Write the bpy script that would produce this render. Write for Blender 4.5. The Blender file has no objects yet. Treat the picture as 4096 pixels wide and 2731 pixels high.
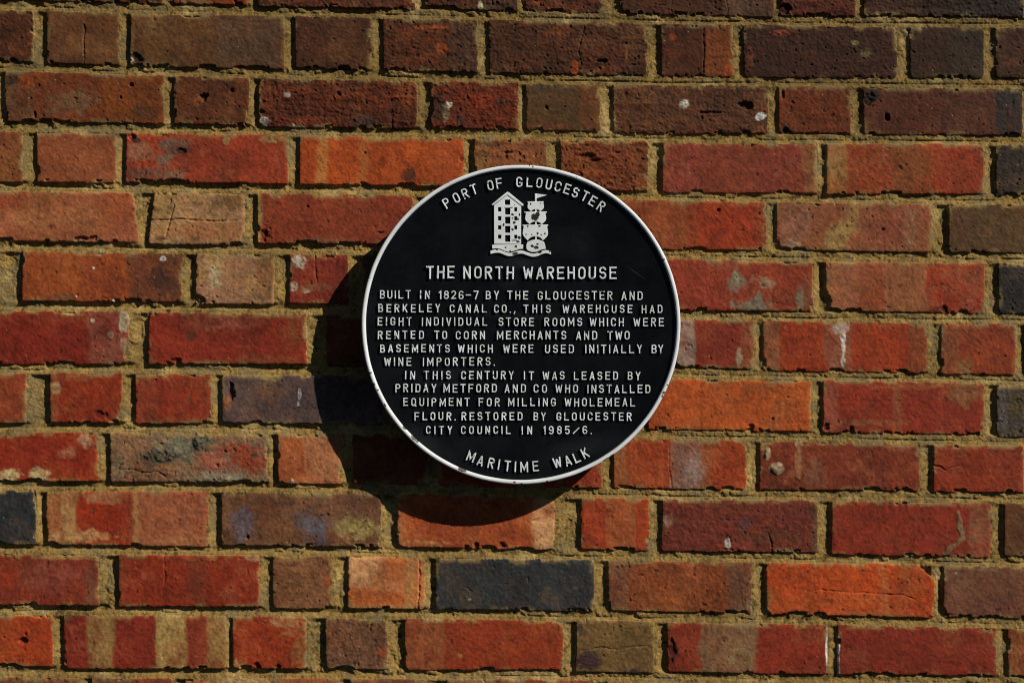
import bpy, math, random
import numpy as np

# ------------------------------------------------------------------ camera, world, sun, exposure
S = 0.000326                    # metres per photograph pixel on the wall plane
LENS = 50.0
DIST = 4096 * S * LENS / 36.0   # camera to wall face
H_PLQ = 0.050                   # front of the plaque rim, in front of the bricks
scene = bpy.context.scene
C = scene.collection

cam_d = bpy.data.cameras.new("camera")
cam_d.lens = LENS
cam_d.sensor_width = 36.0
cam_d.clip_start = 0.05
cam_d.clip_end = 200.0
cam = bpy.data.objects.new("camera", cam_d)
cam.location = (0.0, -DIST, 0.0)
cam.rotation_euler = (math.radians(90), 0, 0)
C.objects.link(cam)
scene.camera = cam

# the light travels left, into the wall, and down
LX, LY, LZ = -0.0700, H_PLQ, -0.0610
ln = math.sqrt(LX*LX + LY*LY + LZ*LZ)
to_sun = (-LX/ln, -LY/ln, -LZ/ln)
elev = math.asin(to_sun[2])
azim = math.atan2(to_sun[0], to_sun[1])      # clockwise from +Y

world = bpy.data.worlds.new("World")
scene.world = world
world.use_nodes = True
wn = world.node_tree.nodes
wl = world.node_tree.links
bg = wn["Background"]
sky = wn.new("ShaderNodeTexSky")
sky.sky_type = 'NISHITA'
sky.sun_disc = False
sky.sun_elevation = elev
sky.sun_rotation = azim
sky.air_density = 0.28
sky.dust_density = 0.0
wl.new(sky.outputs[0], bg.inputs[0])
bg.inputs[1].default_value = 0.05

sun_d = bpy.data.lights.new("sun", 'SUN')
sun_d.energy = 5.0
sun_d.angle = math.radians(0.5)
sun_d.color = (1.0, 0.95, 0.86)
sun = bpy.data.objects.new("sun", sun_d)
sun.location = (2, -2, 2)
import mathutils
sun.rotation_euler = mathutils.Vector(to_sun).to_track_quat('Z', 'Y').to_euler()
C.objects.link(sun)

scene.view_settings.view_transform = 'Standard'
scene.view_settings.look = 'None'
scene.view_settings.gamma = 1.0
scene.view_settings.exposure = -0.06
scene.view_settings.use_curve_mapping = False
scene.cycles.pixel_filter_type = 'BLACKMAN_HARRIS'
scene.cycles.filter_width = 1.05

random.seed(11)
RNG = np.random.RandomState(7)

# ------------------------------------------------------------------ helpers
def lin(c):
    out = []
    for v in c:
        v = v / 255.0
        out.append(v/12.92 if v <= 0.04045 else ((v+0.055)/1.055)**2.4)
    return np.array(out, dtype=np.float32)

GAIN = 1.12
def alb(c):
    c = np.array(c, float)
    w = min(max((c.sum()-430)/160.0, 0), 1)          # pale lime and mortar smears keep their tone
    sat = min(max(((c.max()-c.min())/c.max()-.3)/.4, 0), 1)
    f = np.array((.88, .87, .79))*(1-sat) + np.array((.835, .90, .69))*sat
    c = c*(f*(1-w) + np.array((.88, .87, .85))*w)
    return np.clip(lin(c)*GAIN, 0.003, 0.85)

def tag(o, label, cat, group=None, kind=None):
    o['label'] = label
    o['category'] = cat
    if group: o['group'] = group
    if kind: o['kind'] = kind

def empty(name, loc):
    o = bpy.data.objects.new(name, None)
    o.empty_display_size = 0.05
    o.location = loc
    C.objects.link(o)
    return o

def dull(c):
    """tan and olive stains: keep them from going yellow"""
    r, g, bl = c
    return (r, g*.97, max(bl, .64*g)) if g > .7*r and bl < .64*g else c

def smooth(a, b, x):
    t = np.clip((x-a)/(b-a), 0, 1)
    return t*t*(3-2*t)

# ------------------------------------------------------------------ the grid of the wall face (photo pixels)
def axis(lo, hi, step, ext):
    core = np.arange(lo, hi+step*0.5, step)
    outs, d, st = [], 0.0, step
    while d < ext:
        st = min(st*1.06, 26.0)
        d += st
        outs.append(d)
    outs = np.array(outs)
    return np.concatenate([lo-outs[::-1], core, core[-1]+outs]).astype(np.float32)

GX = axis(-40, 4136, 3.0, 2600)
GY = axis(-40, 2771, 3.0, 2200)
NX, NY = len(GX), len(GY)

def vnoise(scale_x, scale_y, seed, xs=None, ys=None):
    """smooth value noise on the tensor grid, about -1..1"""
    xs = GX if xs is None else xs
    ys = GY if ys is None else ys
    r = np.random.RandomState(seed)
    u = (xs+5000.0)/scale_x + r.rand()*7
    v = (ys+5000.0)/scale_y + r.rand()*7
    iu = np.floor(u).astype(int); iv = np.floor(v).astype(int)
    fu = (u-iu).astype(np.float32); fv = (v-iv).astype(np.float32)
    fu = fu*fu*(3-2*fu); fv = fv*fv*(3-2*fv)
    iu -= iu.min(); iv -= iv.min()
    R = (r.rand(iv.max()+2, iu.max()+2).astype(np.float32)*2-1)
    row = R[:, iu]*(1-fu)[None, :] + R[:, iu+1]*fu[None, :]
    return row[iv, :]*(1-fv)[:, None] + row[iv+1, :]*fv[:, None]

def fbm(sc, seed, octs=4, gain=0.55, ax=1.0):
    out = np.zeros((NY, NX), np.float32); a = 1.0; tot = 0.0
    for k in range(octs):
        out += a*vnoise(sc*ax/2**k, sc/2**k, seed*31+k)
        tot += a; a *= gain
    return out/tot*1.5

N_BIG = fbm(160, 1, 4)
N_MID = fbm(60, 2, 4)
N_MID2 = fbm(75, 3, 4)
N_EDGE = fbm(42, 4, 4, 0.6)
N_EDGE2 = fbm(16, 5, 2)
N_CHIP = fbm(70, 6, 3)
N_FINE = fbm(13, 7, 3, 0.7)
N_GRAIN = fbm(7, 8, 1)
N_HOR = fbm(24, 9, 4, 0.6, ax=4.0)
N_PIT = fbm(17, 10, 2, 0.6)
N_PIT2 = fbm(30, 14, 3, 0.6)
N_WARP = fbm(110, 12, 3)
N_VERT = fbm(10, 13, 3, 0.6)
WHITE = RNG.rand(NY, NX).astype(np.float32)

# ------------------------------------------------------------------ bed-joint lines, read off the wall
LXS = np.array([0, 683, 1365, 2048, 2731, 3413, 4096], np.float32)
BEDS = [
    [22, 43, 53, 68, 80, 91, 93],
    [268, 289, 303, 317, 328, 332, 337],
    [511, 519, 532, 541, 555, 559, 566],
    [748, 754, 762, 775, 789, 797, 801],
    [988, 997, 1001, 1010, 1020, 1031, 1036],
    [1227, 1233, 1243, 1253, 1264, 1272, 1278],
    [1476, 1479, 1485, 1491, 1497, 1508, 1522],
    [1714, 1713, 1719, 1730, 1742, 1752, 1767],
    [1947, 1949, 1957, 1970, 1982, 1986, 1996],
    [2198, 2204, 2209, 2217, 2229, 2240, 2250],
    [2442, 2448, 2456, 2461, 2472, 2482, 2495],
    [2690, 2696, 2698, 2702, 2713, 2722, 2731],
]
def bedline(i, x):
    n = len(BEDS)
    j = min(max(i, 0), n-1)
    b = np.array(BEDS[j], np.float32)
    # smooth interpolation with a gentle slope outside the measured span
    k = np.array([1, 2, 1], np.float32)/4
    xi = np.interp(x, LXS, b)
    xi = np.where(x < 0, b[0] + 0.008*x, xi)
    xi = np.where(x > 4096, b[-1] + 0.008*(x-4096), xi)
    return xi + (i-j)*240.0

# ------------------------------------------------------------------ the bricks
# row, x0, x1, colour, options: b bands (u0,u1,colour,strength)  p patches (x,y,rx,ry,colour,strength)
# r roughness, hole (x,y,rx,ry,depth mm), crack [(x,y),...], rad corner radius, t/bt top/bottom shifts, sk slant of ends
B = []
def b(row, x0, x1, col, **k): B.append((row, x0, x1, col, k))
RED, DRED, ORG = (146, 44, 26), (122, 38, 28), (186, 74, 30)
# course 0
b(0, -430, -40, (84, 50, 36), r=2)
b(0, -6, 650, (98, 48, 30), r=2, bt=-2)
b(0, 688, 990, (146, 66, 28), r=1.4, p=[(930, 25, 40, 14, (165, 70, 26), .8)], bt=-4)
b(0, 1028, 1661, (92, 52, 38), r=2, b=[(.3, .6, (100, 46, 30), .6)])
b(0, 1696, 2071, (82, 47, 33), r=2, p=[(1922, 22, 10, 16, (190, 180, 150), .9)], b=[(.6, 1, (74, 50, 42), .6)])
b(0, 2098, 2410, (92, 50, 35), r=2, p=[(2150, 8, 14, 10, (165, 75, 30), .9), (2205, 38, 15, 14, (150, 55, 32), .8)])
b(0, 2474, 3096, (86, 50, 38), r=1.5, crack=[[(2690, -40), (2685, 30), (2690, 70)], [(2905, 0), (2912, 40), (2903, 70)]],
  b=[(.68, 1, (94, 66, 54), .8)])
b(0, 3119, 3424, (90, 42, 28), r=2, hole=[(3140, 38, 26, 22, 5)])
b(0, 3450, 4098, (58, 40, 31), r=2, b=[(0, .3, (76, 40, 28), .7), (.6, 1, (40, 33, 30), .8)])  # right end coloured darker to paint in the soft shade of the upper corner
# course 1
b(1, -520, 134, (94, 56, 40), r=1.5, p=[(60, 190, 60, 40, (110, 52, 32), .7)])
b(1, 183, 482, (110, 76, 58), r=.8, crack=[[(335, 100), (338, 180), (332, 255)]])
b(1, 517, 1138, (108, 78, 58), r=1.1, b=[(.55, .97, (86, 60, 48), .8)], p=[(560, 235, 40, 30, (52, 40, 34), .6), (620, 110, 60, 40, (122, 84, 56), .7), (523, 238, 9, 10, (205, 200, 190), .9)],
  hole=[(540, 232, 26, 20, 4)])
b(1, 1176, 1484, (84, 52, 38), r=1.3, hole=[(1370, 275, 26, 16, 5)])
b(1, 1528, 1911, (88, 50, 32), r=2, p=[(1765, 195, 22, 20, (150, 66, 28), .9), (1720, 108, 70, 10, (150, 62, 34), .6)], b=[(.7, 1, (80, 54, 42), .6)])
b(1, 1952, 2590, (80, 48, 34), r=2, crack=[[(2334, 100), (2330, 160), (2315, 205), (2325, 260), (2300, 300)]],
  p=[(2298, 272, 14, 30, (155, 62, 28), .9), (2240, 130, 60, 26, (120, 58, 34), .6), (2420, 280, 60, 16, (120, 55, 32), .7), (2505, 215, 7, 40, (140, 78, 50), .7)], hole=[(2400, 245, 30, 9, 4)])
b(1, 2640, 2933, (86, 46, 30), r=1.2, b=[(.62, 1, (126, 58, 28), .9)], crack=[[(2812, 110), (2818, 200), (2814, 310)]], p=[(2690, 150, 16, 14, (160, 62, 30), .7), (2915, 275, 14, 40, (165, 66, 28), .8)])
b(1, 2971, 3590, (68, 40, 32), r=1.5, p=[(3130, 132, 35, 11, (130, 56, 42), .9), (3462, 212, 26, 20, (96, 86, 44), .8), (3418, 172, 14, 8, (130, 120, 80), .7), (3000, 225, 14, 40, (105, 46, 30), .7)], rad=22)
b(1, 3636, 3938, (62, 42, 32), r=1.2, b=[(.55, 1, (58, 46, 36), .7)], rad=20)
b(1, 3979, 4420, (72, 50, 40), r=1.3, p=[(4060, 250, 40, 20, (96, 50, 32), .7)])
# course 2
b(2, -560, -24, (90, 52, 38), r=1.6)
b(2, 17, 656, (114, 60, 38), r=1.2, b=[(0, .19, (96, 66, 48), .8), (.62, 1, (128, 60, 26), .9)],
  p=[(105, 322, 56, 22, (160, 68, 26), .95), (50, 318, 34, 20, (40, 34, 28), .9), (280, 410, 90, 50, (108, 76, 58), .8), (560, 450, 50, 30, (70, 44, 26), .6)], hole=[(525, 340, 9, 9, 5), (140, 462, 11, 20, 5), (483, 393, 6, 9, 4)])
b(2, 691, 999, (94, 54, 38), r=1.4, hole=[(815, 385, 16, 22, 6), (925, 362, 10, 9, 3)], p=[(790, 405, 22, 18, (130, 66, 44), .8)])
b(2, 1031, 1670, (94, 46, 30), r=2.4, p=[(1050, 485, 20, 20, (190, 180, 165), .8), (1150, 378, 14, 12, (170, 165, 160), .6), (1175, 500, 6, 5, (220, 215, 210), .9), (1430, 518, 7, 6, (235, 232, 225), 1), (1460, 490, 50, 30, (56, 46, 42), .7), (1610, 390, 40, 50, (128, 58, 32), .8)],
  hole=[(1352, 372, 12, 12, 5), (1046, 448, 12, 9, 4)], rad=34)
b(2, 1719, 2075, (106, 46, 26), r=2.4, p=[(1792, 420, 17, 11, (205, 195, 180), .9), (1783, 455, 12, 26, (150, 130, 105), .6), (1748, 430, 26, 52, (48, 38, 28), .9), (1840, 480, 24, 14, (50, 46, 44), .7), (2010, 405, 26, 12, (60, 52, 48), .6)])
b(2, 2100, 2402, (88, 68, 50), r=.9, b=[(.72, 1, (110, 56, 34), .85)], hole=[(2183, 430, 9, 9, 3), (2258, 427, 5, 5, 3)], p=[(2190, 350, 60, 20, (70, 60, 46), .6), (2200, 510, 90, 14, (120, 60, 38), .7)])
b(2, 2448, 3073, (86, 56, 44), r=1.9, p=[(3041, 468, 19, 16, (228, 224, 216), 1), (2738, 414, 20, 16, (190, 184, 170), .8), (2790, 535, 60, 14, (150, 66, 52), .8), (3040, 530, 24, 30, (128, 66, 50), .8), (2850, 500, 120, 40, (98, 50, 36), .6)], hole=[(2985, 424, 34, 15, 6), (2860, 450, 60, 6, 3)])
b(2, 3110, 3404, (112, 54, 28), r=1.3, p=[(3145, 520, 24, 34, (48, 36, 28), .8), (3390, 390, 12, 60, (60, 40, 28), .6)], hole=[(3145, 525, 20, 22, 4), (3130, 380, 10, 22, 3)])
b(2, 3450, 4092, (86, 46, 36), r=1.2, b=[(.83, 1, (44, 40, 38), .95), (.5, .83, (94, 52, 42), .6)], p=[(3485, 390, 34, 36, (36, 30, 26), .8)], hole=[(3550, 468, 10, 14, 5), (3475, 400, 26, 26, 3)])
# course 3
b(3, -520, 90, (132, 68, 46), r=1.3)
b(3, 142, 465, (150, 74, 52), r=.7)
b(3, 499, 1153, (160, 56, 38), r=1, p=[(1095, 556, 46, 12, (160, 132, 80), .9), (905, 560, 16, 18, (160, 132, 80), .8), (560, 610, 60, 40, (150, 110, 90), .5), (720, 605, 40, 13, (48, 42, 44), .9), (700, 580, 60, 20, (110, 90, 80), .8), (660, 640, 30, 24, (125, 110, 96), .7), (560, 690, 60, 26, (100, 80, 68), .8), (680, 700, 60, 24, (128, 102, 86), .6), (545, 560, 22, 14, (52, 40, 30), .8)], hole=[(722, 606, 20, 10, 3), (525, 552, 18, 14, 4)])
b(3, 1194, 1857, (184, 72, 32), r=.7, b=[(.12, .19, (198, 124, 74), .8), (.36, .42, (170, 94, 54), .7), (.8, 1, (170, 70, 40), .6)], p=[(1540, 553, 70, 13, (160, 132, 80), .9), (1640, 700, 24, 28, (70, 38, 24), .8), (1560, 575, 50, 14, (150, 62, 30), .6)], hole=[(1460, 612, 5, 5, 3), (1845, 640, 10, 9, 3)])
b(3, 1891, 2187, (138, 74, 50), r=1.7, b=[(0, .22, (150, 100, 66), .8)], p=[(1960, 575, 40, 10, (70, 50, 40), .7)], hole=[(2030, 610, 24, 5, 3)])
b(3, 2238, 2593, (126, 58, 32), r=2.4, hole=[(2345, 625, 40, 10, 4), (2380, 640, 30, 6, 4), (2470, 610, 20, 6, 3)], b=[(.4, .8, (110, 46, 28), .6)])
b(3, 2646, 3270, (138, 54, 46), r=.9, b=[(.9, 1, (146, 88, 58), .8)], rad=14)
b(3, 3302, 3938, (150, 60, 34), r=1, b=[(0, .14, (160, 110, 68), .7), (.42, .62, (132, 70, 42), .7), (.68, 1, (150, 46, 26), .8)], p=[(3340, 660, 40, 50, (164, 126, 78), .6)])
b(3, 3979, 4520, (54, 42, 36), r=1.5)
# course 4
b(4, -110, 546, (166, 86, 66), r=.7, sk=12, p=[(30, 790, 60, 50, (160, 70, 50), .8), (470, 840, 60, 70, (165, 74, 50), .6), (120, 880, 120, 40, (180, 110, 80), .7), (330, 870, 60, 60, (180, 108, 78), .6), (510, 770, 14, 20, (150, 40, 30), .8), (205, 905, 10, 10, (110, 40, 30), .9)], hole=[(335, 955, 38, 14, 4), (20, 958, 26, 10, 3), (455, 965, 18, 10, 4)])
b(4, 600, 979, (172, 124, 96), r=1.2, sk=-14, p=[(930, 800, 40, 30, (120, 76, 50), .8), (800, 930, 170, 40, (172, 104, 76), .8), (640, 920, 40, 30, (182, 130, 90), .7), (650, 955, 26, 8, (60, 40, 30), .8)], crack=[[(600, 880), (720, 876), (850, 884), (975, 882)], [(695, 820), (680, 870), (660, 945)]], rad=16)
b(4, 1025, 1652, (142, 54, 38), r=.8, b=[(0, .035, (172, 140, 92), .9)], p=[(1280, 960, 80, 8, (140, 88, 80), .7)], hole=[(1055, 935, 24, 28, 4), (1230, 827, 6, 5, 3), (1525, 930, 26, 5, 2)])
b(4, 1692, 2395, DRED)
b(4, 2440, 3067, (152, 58, 34), r=1, b=[(0, .5, (146, 72, 46), .7), (.56, .92, (164, 50, 24), .8)], hole=[(2872, 843, 8, 8, 3), (3037, 855, 4, 4, 3)])
b(4, 3102, 3729, (144, 76, 58), r=1.1, p=[(3350, 960, 50, 58, (168, 134, 74), .85), (3410, 870, 30, 60, (158, 118, 68), .7), (3190, 900, 60, 80, (150, 100, 88), .6), (3180, 980, 40, 24, (160, 130, 110), .7), (3640, 930, 30, 90, (156, 108, 86), .6), (3560, 900, 70, 80, (140, 66, 54), .6)], hole=[(3533, 918, 6, 5, 3), (3270, 822, 16, 10, 3)], rad=14)
b(4, 3790, 4440, (92, 62, 42), r=.9, rad=18)
# course 5
b(5, -620, -26, (150, 60, 38), r=1)
b(5, 84, 729, (164, 72, 40), r=1, b=[(.38, .64, (148, 58, 38), .6), (.66, 1, (100, 54, 42), .85)], p=[(640, 1115, 44, 40, (50, 36, 30), .8), (700, 1150, 24, 40, (70, 50, 40), .6), (680, 1040, 50, 20, (80, 56, 42), .6), (652, 1034, 10, 8, (225, 220, 210), 1), (738, 1010, 5, 5, (225, 220, 210), 1), (373, 1072, 4, 4, (225, 220, 210), 1), (453, 1202, 5, 5, (225, 220, 210), 1), (305, 1185, 4, 4, (225, 220, 210), 1), (240, 1190, 70, 14, (90, 70, 54), .6)])
b(5, 778, 1098, (164, 114, 92), r=1.2, p=[(860, 1100, 40, 70, (178, 158, 124), .9), (1040, 1190, 40, 20, (120, 90, 68), .7), (1060, 1080, 40, 80, (164, 104, 66), .7), (1010, 1020, 60, 20, (170, 140, 116), .6)], hole=[(800, 1190, 22, 20, 4)])
b(5, 1153, 1394, (142, 48, 38), r=1, p=[(1196, 1050, 26, 24, (190, 176, 156), .9), (1174, 1148, 20, 18, (190, 176, 156), .9), (1225, 1163, 20, 12, (180, 160, 140), .8), (1260, 1150, 90, 16, (140, 84, 66), .6)], crack=[[(1262, 1020), (1264, 1130)]])
b(5, 1446, 2110, (110, 70, 50), r=1)
b(5, 2150, 2550, RED)
b(5, 2590, 3253, (150, 54, 40), r=1, p=[(2945, 1120, 26, 38, (134, 126, 108), .85), (3055, 1130, 38, 26, (150, 120, 98), .8), (3010, 1222, 74, 24, (128, 122, 108), .9), (3035, 1185, 12, 30, (128, 122, 108), .8), (3200, 1205, 22, 40, (124, 118, 100), .9), (3230, 1170, 18, 70, (110, 70, 54), .7), (2900, 1060, 80, 20, (150, 80, 66), .5)])
b(5, 3299, 3941, (164, 92, 72), r=1, b=[(.2, .36, (152, 64, 38), .8), (.38, .62, (150, 84, 58), .8), (.635, 1, (156, 48, 24), .95)], p=[(3340, 1090, 40, 50, (176, 108, 76), .6), (3760, 1240, 34, 16, (90, 36, 22), .7), (3600, 1143, 10, 9, (120, 44, 28), .8)], hole=[(3310, 1200, 16, 34, 5), (3775, 1235, 16, 14, 3)])
b(5, 3990, 4560, (46, 40, 40), r=1.6, rad=22)
# course 6
b(6, -150, 514, (138, 38, 26), r=.7, b=[(.76, 1, (142, 74, 66), .85)], p=[(496, 1285, 20, 34, (182, 168, 140), .9), (371, 1281, 10, 10, (175, 158, 130), .9), (445, 1340, 10, 14, (180, 160, 140), .7), (493, 1375, 14, 24, (170, 140, 120), .7)], hole=[(413, 1428, 7, 7, 3)])
b(6, 589, 1228, (142, 43, 29), r=.7, p=[(900, 1290, 150, 30, (146, 72, 60), .7), (1170, 1320, 50, 70, (130, 62, 38), .7), (1050, 1440, 150, 20, (140, 76, 50), .5), (765, 1345, 20, 22, (80, 46, 36), .7)], hole=[(705, 1440, 20, 10, 3)])
b(6, 1302, 1640, (112, 48, 32))
b(6, 1680, 2290, RED)
b(6, 2335, 2650, DRED)
b(6, 2690, 3018, (142, 48, 38), r=1, b=[(0, .28, (152, 130, 122), .9), (.84, 1, (146, 84, 62), .7)], p=[(2955, 1440, 12, 34, (150, 138, 116), .8)])
b(6, 3049, 3711, (162, 54, 26), r=.8, b=[(0, .1, (146, 92, 70), .85), (.39, .55, (142, 84, 70), .85), (.87, 1, (140, 66, 42), .8)], p=[(3372, 1385, 12, 60, (204, 192, 182), .85), (3360, 1310, 26, 22, (180, 160, 150), .8)], hole=[(3240, 1421, 4, 4, 3), (3210, 1485, 12, 7, 3)], rad=14)
b(6, 3761, 4066, (148, 56, 34), r=.9, b=[(0, .25, (144, 78, 58), .8)], p=[(3860, 1465, 30, 30, (120, 92, 60), .7), (3850, 1330, 50, 24, (142, 66, 46), .6)], hole=[(4021, 1422, 5, 4, 3)], rad=16)
b(6, 4105, 4700, RED)
# course 7
b(7, -520, 105, (152, 60, 40), r=.8)
b(7, 195, 488, (152, 48, 26), r=.8, b=[(0, .13, (158, 82, 58), .8)], p=[(224, 1550, 19, 24, (170, 134, 98), .9), (320, 1510, 60, 12, (156, 88, 60), .6), (380, 1655, 40, 26, (128, 36, 22), .7)], hole=[(400, 1660, 30, 16, 2.5), (455, 1682, 20, 10, 4)])
b(7, 537, 845, (144, 46, 30), r=.7, b=[(0, .3, (146, 66, 46), .6)], hole=[(622, 1519, 5, 5, 3)], p=[(757, 1597, 14, 12, (90, 60, 40), .6)])
b(7, 883, 1530, (90, 70, 70), r=.9, p=[(1062, 1508, 46, 26, (168, 140, 86), .95), (1060, 1575, 60, 50, (112, 72, 54), .6), (905, 1600, 16, 30, (150, 82, 58), .8), (1198, 1578, 6, 18, (200, 195, 200), .9), (1193, 1615, 4, 8, (190, 185, 190), .8)], hole=[(922, 1560, 14, 46, 5)], rad=16)
b(7, 1570, 1890, DRED)
b(7, 1930, 2548, RED)
b(7, 2590, 3244, (190, 80, 40), r=.7, b=[(.0, .1, (172, 70, 34), .6)], hole=[(3092, 1674, 7, 6, 3), (2907, 1580, 9, 6, 2), (3152, 1588, 6, 5, 3), (3005, 1707, 12, 10, 3)])
b(7, 3288, 3938, (150, 47, 32), r=.8, b=[(0, .1, (154, 76, 66), .8), (.44, .5, (150, 80, 58), .75)], p=[(3850, 1580, 90, 40, (144, 86, 60), .8), (3470, 1690, 140, 12, (150, 88, 62), .6), (3640, 1548, 160, 8, (160, 86, 60), .6)], hole=[(3402, 1715, 14, 14, 4), (3305, 1710, 18, 18, 4)], rad=12)
b(7, 3982, 4520, (70, 60, 56), r=1.6, rad=20, p=[(4060, 1610, 50, 60, (76, 62, 40), .7), (4010, 1640, 20, 80, (96, 86, 90), .6)])
# course 8
b(8, -260, 395, (152, 42, 24), r=.8, p=[(28, 1902, 48, 24, (205, 180, 130), .95), (160, 1902, 32, 22, (200, 176, 128), .95), (250, 1922, 80, 9, (186, 120, 84), .7), (347, 1762, 28, 30, (180, 128, 108), .85), (275, 1810, 30, 20, (166, 100, 84), .6), (40, 1740, 60, 16, (140, 116, 84), .8)])
b(8, 436, 1074, (130, 94, 78), r=1.6, p=[(700, 1790, 90, 60, (130, 118, 98), .85), (650, 1825, 80, 34, (84, 78, 66), .95), (800, 1762, 55, 34, (88, 84, 72), .95), (720, 1770, 60, 30, (120, 114, 98), .8), (960, 1820, 70, 50, (164, 62, 42), .85), (1010, 1850, 40, 50, (150, 60, 42), .7), (860, 1840, 60, 40, (160, 84, 74), .7), (890, 1915, 120, 26, (136, 124, 108), .85), (470, 1850, 24, 80, (124, 104, 84), .7), (520, 1780, 60, 40, (150, 106, 84), .7), (1040, 1925, 40, 16, (110, 98, 88), .8)],
  crack=[[(487, 1880), (530, 1876), (570, 1888), (630, 1886), (660, 1905)]], hole=[(980, 1930, 22, 14, 5)], lump=[(800, 1762, 44, 32, 3), (660, 1815, 60, 30, 2.2), (880, 1915, 60, 20, 2)])
b(8, 1106, 1365, (174, 84, 58), r=.7, b=[(.42, 1, (182, 114, 88), .8)], p=[(1168, 1930, 7, 16, (220, 214, 214), .9), (1178, 1835, 4, 5, (225, 220, 215), 1)])
b(8, 1409, 1712, (112, 46, 32))
b(8, 1750, 2070, RED)
b(8, 2108, 2408, (150, 52, 32))
b(8, 2450, 2986, (158, 56, 28), r=.9, b=[(0, .1, (160, 96, 66), .8), (.43, .66, (138, 98, 88), .9), (.66, .74, (150, 90, 60), .6)], p=[(2770, 1880, 40, 60, (152, 130, 128), .7)], crack=[[(2678, 1790), (2676, 1880), (2690, 1950)]], hole=[(2995-15, 1958, 10, 6, 3)])
b(8, 3035, 3680, (136, 52, 36), r=.9, p=[(3068, 1810, 14, 25, (172, 156, 124), .9), (3106, 1874, 24, 22, (168, 152, 126), .9), (3054, 1785, 18, 22, (165, 128, 84), .7), (3195, 1840, 14, 110, (160, 108, 84), .75), (3255, 1890, 40, 60, (124, 80, 64), .6), (3470, 1962, 34, 14, (190, 160, 120), .9), (3600, 1965, 26, 7, (190, 150, 110), .8)], lump=[(3068, 1810, 13, 24, 2), (3106, 1874, 24, 22, 2.4)])
b(8, 3729, 4096, (146, 48, 28), r=.8, crack=[[(3730, 1862), (3765, 1868), (3785, 1882), (3810, 1870), (3832, 1862)]], b=[(.6, 1, (140, 52, 36), .6)])
b(8, 4140, 4700, DRED)
# course 9
b(9, -480, 145, (48, 50, 54), r=.8, gl=1)
b(9, 180, 833, (168, 76, 54), r=.8, b=[(0, .11, (176, 108, 74), .8), (.1, .18, (196, 146, 102), .75), (.19, .51, (162, 44, 20), .95), (.53, .57, (190, 130, 90), .8), (.57, 1, (174, 96, 76), .85)], p=[(330, 2145, 130, 22, (205, 146, 104), .85), (400, 1990, 70, 22, (170, 110, 84), .75), (700, 2155, 120, 14, (182, 112, 80), .7)])
b(9, 880, 1525, (110, 68, 54), r=1.1, p=[(965, 2105, 44, 60, (96, 86, 100), .9), (1250, 2105, 66, 60, (100, 92, 106), .9), (1340, 2080, 40, 60, (130, 84, 66), .7), (1430, 2110, 70, 50, (158, 138, 88), .85), (1130, 2130, 60, 50, (124, 76, 50), .7)], hole=[(990, 2148, 10, 12, 4)])
b(9, 1585, 2219, (168, 70, 42), r=.8, rad=36, b=[(0, .08, (176, 96, 66), .7), (.43, .52, (150, 76, 48), .6), (.86, 1, (206, 150, 112), .9)], p=[(1700, 2170, 100, 10, (186, 120, 84), .6)], hole=[(2010, 2178, 18, 14, 4), (1905, 2182, 14, 14, 4)])
b(9, 2320, 2599, (164, 58, 32), r=.8, b=[(.36, .8, (170, 90, 60), .8)])
b(9, 2643, 3273, (116, 46, 40), r=1.3, p=[(2912, 2175, 14, 20, (190, 182, 174), .8), (2660, 2090, 30, 26, (150, 110, 96), .6), (3140, 2203, 50, 12, (140, 116, 88), .85), (3080, 2150, 120, 30, (96, 52, 36), .6), (2985, 2090, 26, 20, (96, 72, 80), .6), (3260, 2110, 16, 90, (94, 70, 52), .6)], lump=[(2970, 2195, 20, 12, 2.5)], crack=[[(3070, 2130), (3085, 2170), (3088, 2220)]])
b(9, 3322, 3967, (140, 43, 27), r=.8, b=[(.86, 1, (146, 84, 66), .85)], p=[(3890, 2150, 10, 10, (120, 90, 70), .8), (3900, 2095, 16, 9, (110, 88, 68), .8), (3855, 2120, 8, 12, (110, 88, 68), .8)], seam=[[(3832, 2050), (3836, 2105), (3852, 2150), (3830, 2172), (3795, 2190), (3778, 2214)]], rad=12)
b(9, 4013, 4600, (98, 60, 42), r=1)
# course 10
b(10, -270, 395, (134, 46, 34), r=.9, p=[(30, 2300, 60, 60, (148, 46, 26), .7), (200, 2300, 120, 50, (144, 66, 58), .7), (370, 2350, 30, 80, (118, 66, 54), .7), (260, 2228, 110, 9, (150, 110, 74), .7)])
b(10, 470, 1037, (150, 47, 28), r=.9, b=[(.5, .63, (128, 56, 40), .8), (.0, .06, (130, 54, 30), .6)], crack=[[(658, 2225), (656, 2335)]], p=[(1010, 2230, 30, 12, (176, 140, 110), .8), (990, 2425, 60, 9, (170, 120, 80), .8)])
b(10, 1086, 1327, (128, 78, 58), r=1.3, rad=24, p=[(1310, 2330, 8, 26, (170, 70, 44), .8)])
b(10, 1388, 1702, (196, 112, 80), r=.7, p=[(1440, 2280, 60, 60, (208, 150, 112), .8), (1500, 2390, 120, 34, (200, 88, 44), .85), (1590, 2270, 40, 60, (198, 96, 54), .7), (1640, 2330, 20, 90, (180, 126, 70), .7), (1540, 2430, 120, 10, (186, 136, 78), .7)], crack=[[(1679, 2240), (1676, 2340), (1674, 2445)]])
b(10, 1737, 2378, (52, 53, 57), r=.9, gl=1, p=[(1880, 2395, 7, 6, (150, 150, 150), .8), (2302, 2350, 10, 10, (90, 90, 92), .6)])
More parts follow.
